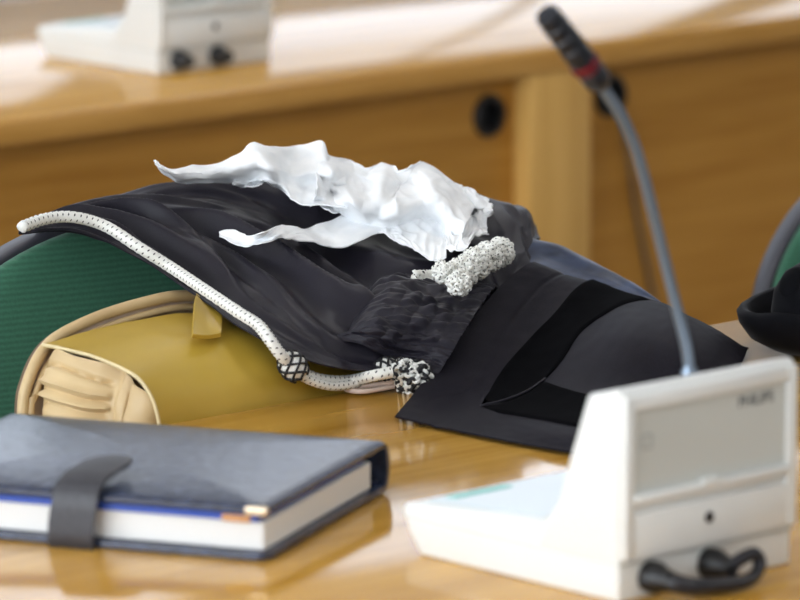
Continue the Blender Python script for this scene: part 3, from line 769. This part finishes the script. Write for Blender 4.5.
PA = Patch(jnet(rowsof([(154, 160), (163, 166), (178, 167), (200, 164), (222, 161), (240, 153), (252, 144), (270, 147), (290, 147), (308, 145), (322, 142), (328, 156), (345, 160)],
                       [(157, 164), (166, 175), (182, 182), (202, 183), (224, 182), (244, 181), (262, 181), (278, 189), (292, 199), (304, 205), (318, 206), (332, 207), (348, 208)], .050, .030, lm=.075)), crump(.0036, 3.3, 4.2, 2), 120, 40, .0012, over=(BUF, .016))
autosmooth(link('band_sheet', PA.mesh('a'), M['linen'], jab, lo2), 80)
PB = Patch(jnet(rowsof([(316, 152), (335, 158), (352, 160), (368, 166), (385, 166), (400, 169), (414, 162), (428, 167), (445, 177), (462, 188), (478, 198)],
                       [(312, 204), (328, 212), (344, 214), (360, 224), (376, 226), (392, 226), (408, 222), (424, 218), (438, 224), (448, 236), (456, 246)], .050, .035, lm=.080)), crump(.0055, 8.1, 4, 2.2), 120, 60, .0012, over=(BUF, .016))
autosmooth(link('band_sheet', PB.mesh('b'), M['linen'], jab, lo2), 80)
PC = Patch(jnet(rowsof([(219, 232), (232, 231), (246, 235), (262, 232), (278, 226), (292, 225), (306, 228), (325, 222), (345, 213), (366, 206), (388, 202)],
                       [(220, 237), (232, 243), (246, 246), (262, 243), (280, 238), (296, 240), (314, 242), (330, 247), (346, 246), (366, 238), (392, 228)], .030, .034, lm=.038)), crump(.0026, 12.7, 5, 1.2), 110, 24, .0012, over=(BUF, .016))
autosmooth(link('band_ribbon', PC.mesh('c'), M['linen'], jab, lo2), 80)
PD = Patch(jnet(rowsof([(372, 224), (388, 222), (404, 218), (420, 212), (434, 206), (446, 204)],
                       [(380, 230), (394, 240), (408, 248), (422, 256), (436, 262), (446, 258)], .040, .026, lm=.036)), crump(.0045, 17.1, 3, 2), 70, 44, .0012, over=(BUF, .016))
autosmooth(link('band_fold', PD.mesh('d'), M['linen'], jab, lo2), 80)
PE = Patch(jnet([[(446, 250, 0.037), (456, 252, 0.037), (466, 248, 0.039), (474, 239, 0.037), (486, 236, 0.037)],
                 [(446, 232, 0.051), (457, 234, 0.055), (466, 234, 0.051), (476, 231, 0.043), (487, 229, 0.039)],
                 [(445, 208, 0.059), (458, 208, 0.055), (470, 212, 0.031), (480, 214, 0.045), (490, 216, 0.041)],
                 [(442, 186, 0.059), (458, 188, 0.065), (472, 196, 0.059), (484, 204, 0.053), (490, 212, 0.043)],
                 [(440, 176, 0.045), (456, 182, 0.045), (472, 192, 0.043), (484, 200, 0.039), (491, 210, 0.035)]]), crump(.006, 23.4, 4, 4), 70, 70, .0012, over=(BUF, .016))
autosmooth(link('band_loop', PE.mesh('e'), M['linen'], jab, lo2), 80)
PF = Patch(jnet(rowsof([(234, 178), (245, 177), (256, 178), (264, 181)], [(233, 184), (242, 187), (254, 186), (262, 184)], .026, .018, lm=.026)), crump(.002, 2.2, 3, 2), 24, 12, .0012, over=(BUF, .016))
autosmooth(link('band_tip', PF.mesh('f'), M['linen'], jab, lo2), 80)

# ================================================================ ORGANIZER
a0 = V((2.822, 3.180, TOP)); ang = math.radians(27)
org = thing('organizer', 'closed navy leather organizer with a charcoal strap on the glossy desk', 'notebook', a0, ang)
# local: x runs from fore-edge to spine (right side in the photo), y runs to the left along the fore-edge, z up
OW, OL, OT = .275, .345, .043
def slab(x0, x1, y0, y1, z0, z1, r, bulge=0, n=8, corners=(1, 1, 1, 1)):
    bm = bmesh.new(); out = []
    cs = [(x0, y0, 180, corners[0]), (x1, y0, 270, corners[1]), (x1, y1, 0, corners[2]), (x0, y1, 90, corners[3])]
    for cx, cy, a, k in cs:
        rr = r*k+1e-4; ox = cx+(rr if cx == x0 else -rr); oy = cy+(rr if cy == y0 else -rr)
        for i in range(n+1):
            t = math.radians(a+90*i/n); out.append((ox+rr*math.cos(t), oy+rr*math.sin(t)))
    # fill as scaled rings so the top can bulge
    cx, cy = (x0+x1)/2, (y0+y1)/2; top = []; bot = []
    for s in (1, .985, .93, .8, .6, .35, .1):
        h = bulge*(1-s*s)**.7 if bulge else 0
        ed = 0 if s < 1 else -.0008
        top.append([bm.verts.new((cx+(x-cx)*s, cy+(y-cy)*s, z1+h+ed)) for x, y in out])
        bot.append([bm.verts.new((cx+(x-cx)*s, cy+(y-cy)*s, z0+h*.9-ed)) for x, y in out])
    m = len(out)
    for S in (top, bot):
        for p, q in zip(S, S[1:]):
            for k in range(m): bm.faces.new((p[k], p[(k+1) % m], q[(k+1) % m], q[k]))
        bm.faces.new(S[-1])
    for k in range(m): bm.faces.new((top[0][k], top[0][(k+1) % m], bot[0][(k+1) % m], bot[0][k]))
    return from_bm(bm)
autosmooth(link('lower_cover', slab(0, OW, 0, OL, .001, .0075, .012, corners=(1, .3, .3, 1)), M['navy'], org))
autosmooth(link('page_block', slab(.008, OW-.022, .006, OL-.006, .0078, .031, .003), M['paper'], org))
o = autosmooth(link('divider_card', slab(.004, OW-.03, .010, OL-.006, .0312, .0372, .002), M['blue'], org)); o['label'] = 'blue card under the cover'
tc_ = autosmooth(link('upper_cover', slab(.001, OW, .001, OL, .0385, .0435, .012, .009, corners=(1, .3, .3, 1)), M['navy'], org))
# spine: rounded back joining the covers
bm = bmesh.new()
pr = [(OW-.004, .001)]+[(OW-.004+.014*math.cos(t), .0218+.0208*math.sin(t)) for t in [math.radians(-80+160*i/10) for i in range(11)]]+[(OW-.004, .0427), (OW-.008, .040), (OW-.004+.004, .036), (OW+.004, .0218), (OW, .008), (OW-.008, .004)]
b = bmesh.new(); a = [b.verts.new((x, .001, z)) for x, z in pr]; c = [b.verts.new((x, OL-.001, z)) for x, z in pr]
nn = len(pr); b.faces.new(a); b.faces.new(c[::-1])
for i in range(nn): b.faces.new((a[i], c[i], c[(i+1) % nn], a[(i+1) % nn]))
merge(bm, b); autosmooth(link('spine', from_bm(bm), M['navy'], org))
# ring mechanism glimpsed in the spine
bm = bmesh.new()
for y in (.02, .045, .075):
    tube(bm, [V((OW-.016+.011*math.cos(t), y, .02+.011*math.sin(t))) for t in [2*math.pi*k/20 for k in range(20)]], .0016, 6, closed=True)
box(bm, OW-.012, OW-.005, .006, OL-.006, .0085, .0105, .0005)
autosmooth(link('ring_binder', from_bm(bm), mat('dark_blue_rings', srgb(40, 52, 96), .3, Metallic=.6), org))
bm = bmesh.new(); box(bm, -.0005, .020, .0, .016, .0345, .0435, .0015); 
b3 = bmesh.new()
bm.free(); bm = bmesh.new(); prism(bm, [(.0005, .0375), (.020, .0375), (.019, .0445), (.0005, .0445)], -.0008, .006, .001, 2)
o = autosmooth(link('corner_guard', from_bm(bm), M['gold'], tc_)); o['label'] = 'small brass corner'
bm = bmesh.new(); box(bm, .0015, .02, .016, .040, .0310, .0365, .0008)
o = autosmooth(link('index_tab', from_bm(bm), mat('tan_tab', srgb(206, 150, 100), .5), org)); o['label'] = 'tan paper tab'
# strap: from under the lower cover, round the fore-edge, over the top, rounded end
sy, sw = .167, .0195
sp = [V((.03, sy, .0005)), V((.006, sy, .0003)), V((-.004, sy, .002)), V((-.0075, sy-.001, .010)), V((-.0075, sy-.002, .024)), V((-.006, sy-.004, .038)), V((-.001, sy-.005, .0490)), V((.012, sy-.007, .0555)), V((.030, sy-.010, .0590)), V((.046, sy-.013, .0610)), V((.062, sy-.016, .0620))]
n = 60; m = 15; g = []
for j in range(m):
    row = []
    for i in range(n):
        t = i/(n-1); p = catmull(sp, t); q = -1+2*j/(m-1)
        w = sw*(1 if t < .84 else math.sqrt(max(.0, 1-((t-.84)/.16)**2)))
        row.append(p+V((0, 1, 0))*(q*w)+V((0, 0, -.0006*q*q)))
    g.append(row)
autosmooth(link('strap', sheet(g, .003, -1), M['strap'], org), 60)

# ================================================================ VELVET CAP
cc = atZ(849, 328, TOP+.02); cc.z = TOP
cap = thing('cap', 'black velvet cap with an upturned brim at the right edge of the desk', 'cap', cc, .2)
bm = bmesh.new()
lathe(bm, [(.0, .0), (.055, .0), (.078, .004), (.095, .014), (.105, .030), (.107, .040), (.103, .046), (.097, .044), (.092, .032), (.080, .020), (.066, .014), (.05, .012), (0, .012)], 64)
for v in bm.verts:
    a = math.atan2(v.co.y, v.co.x); r = math.hypot(v.co.x, v.co.y)
    v.co.z *= 1+.13*math.sin(2*a+.6)*(r/.1)+.05*ncoord(v.co.x*30, v.co.y*30, 1)
autosmooth(link('brim', from_bm(bm), M['capvelvet'], cap), 80)
bm = bmesh.new()
lathe(bm, [(0, .012), (.066, .012), (.071, .020), (.073, .036), (.070, .055), (.060, .072), (.044, .082), (.022, .087), (0, .088)], 64)
for v in bm.verts: v.co += V((1, 1, 1))*0.0 + v.co.normalized()*(.004*ncoord(v.co.x*28, v.co.y*28, v.co.z*28))
autosmooth(link('crown', from_bm(bm), M['capvelvet'], cap), 80)
bm = bmesh.new()
lathe(bm, [(0, .0), (.010, .002), (.014, .008), (.010, .014), (0, .016)], 24, Matrix.Translation((-.05, .03, .066)) @ Matrix.Rotation(-.9, 4, 'Y') @ Matrix.Diagonal((1.2, 1, .7, 1)))
autosmooth(link('bow', from_bm(bm), M['capvelvet'], cap), 80)

# ================================================================ WORLD, CAMERA
w = bpy.data.worlds.new('world'); bpy.context.scene.world = w; w.use_nodes = True
w.node_tree.nodes['Background'].inputs[0].default_value = (.75, .85, 1, 1); w.node_tree.nodes['Background'].inputs[1].default_value = .5
cd = bpy.data.cameras.new('camera'); co = bpy.data.objects.new('camera', cd); C.objects.link(co)
co.location = CAM; co.rotation_euler = FW.to_track_quat('-Z', 'Y').to_euler()
cd.sensor_fit = 'HORIZONTAL'; cd.sensor_width = 36; cd.lens = FPX/800*36; cd.clip_end = 100
cd.dof.use_dof = True; cd.dof.focus_distance = (V((3.45, 3.66, .80))-CAM).dot(FW); cd.dof.aperture_fstop = 6.2
S = bpy.context.scene; S.camera = co
S.view_settings.view_transform = 'Standard'; S.view_settings.look = 'None'; S.view_settings.gamma = 1; S.view_settings.use_curve_mapping = False
S.view_settings.exposure = -0.12
S.cycles.use_denoising = True
S.cycles.max_bounces = 8; S.cycles.diffuse_bounces = 4
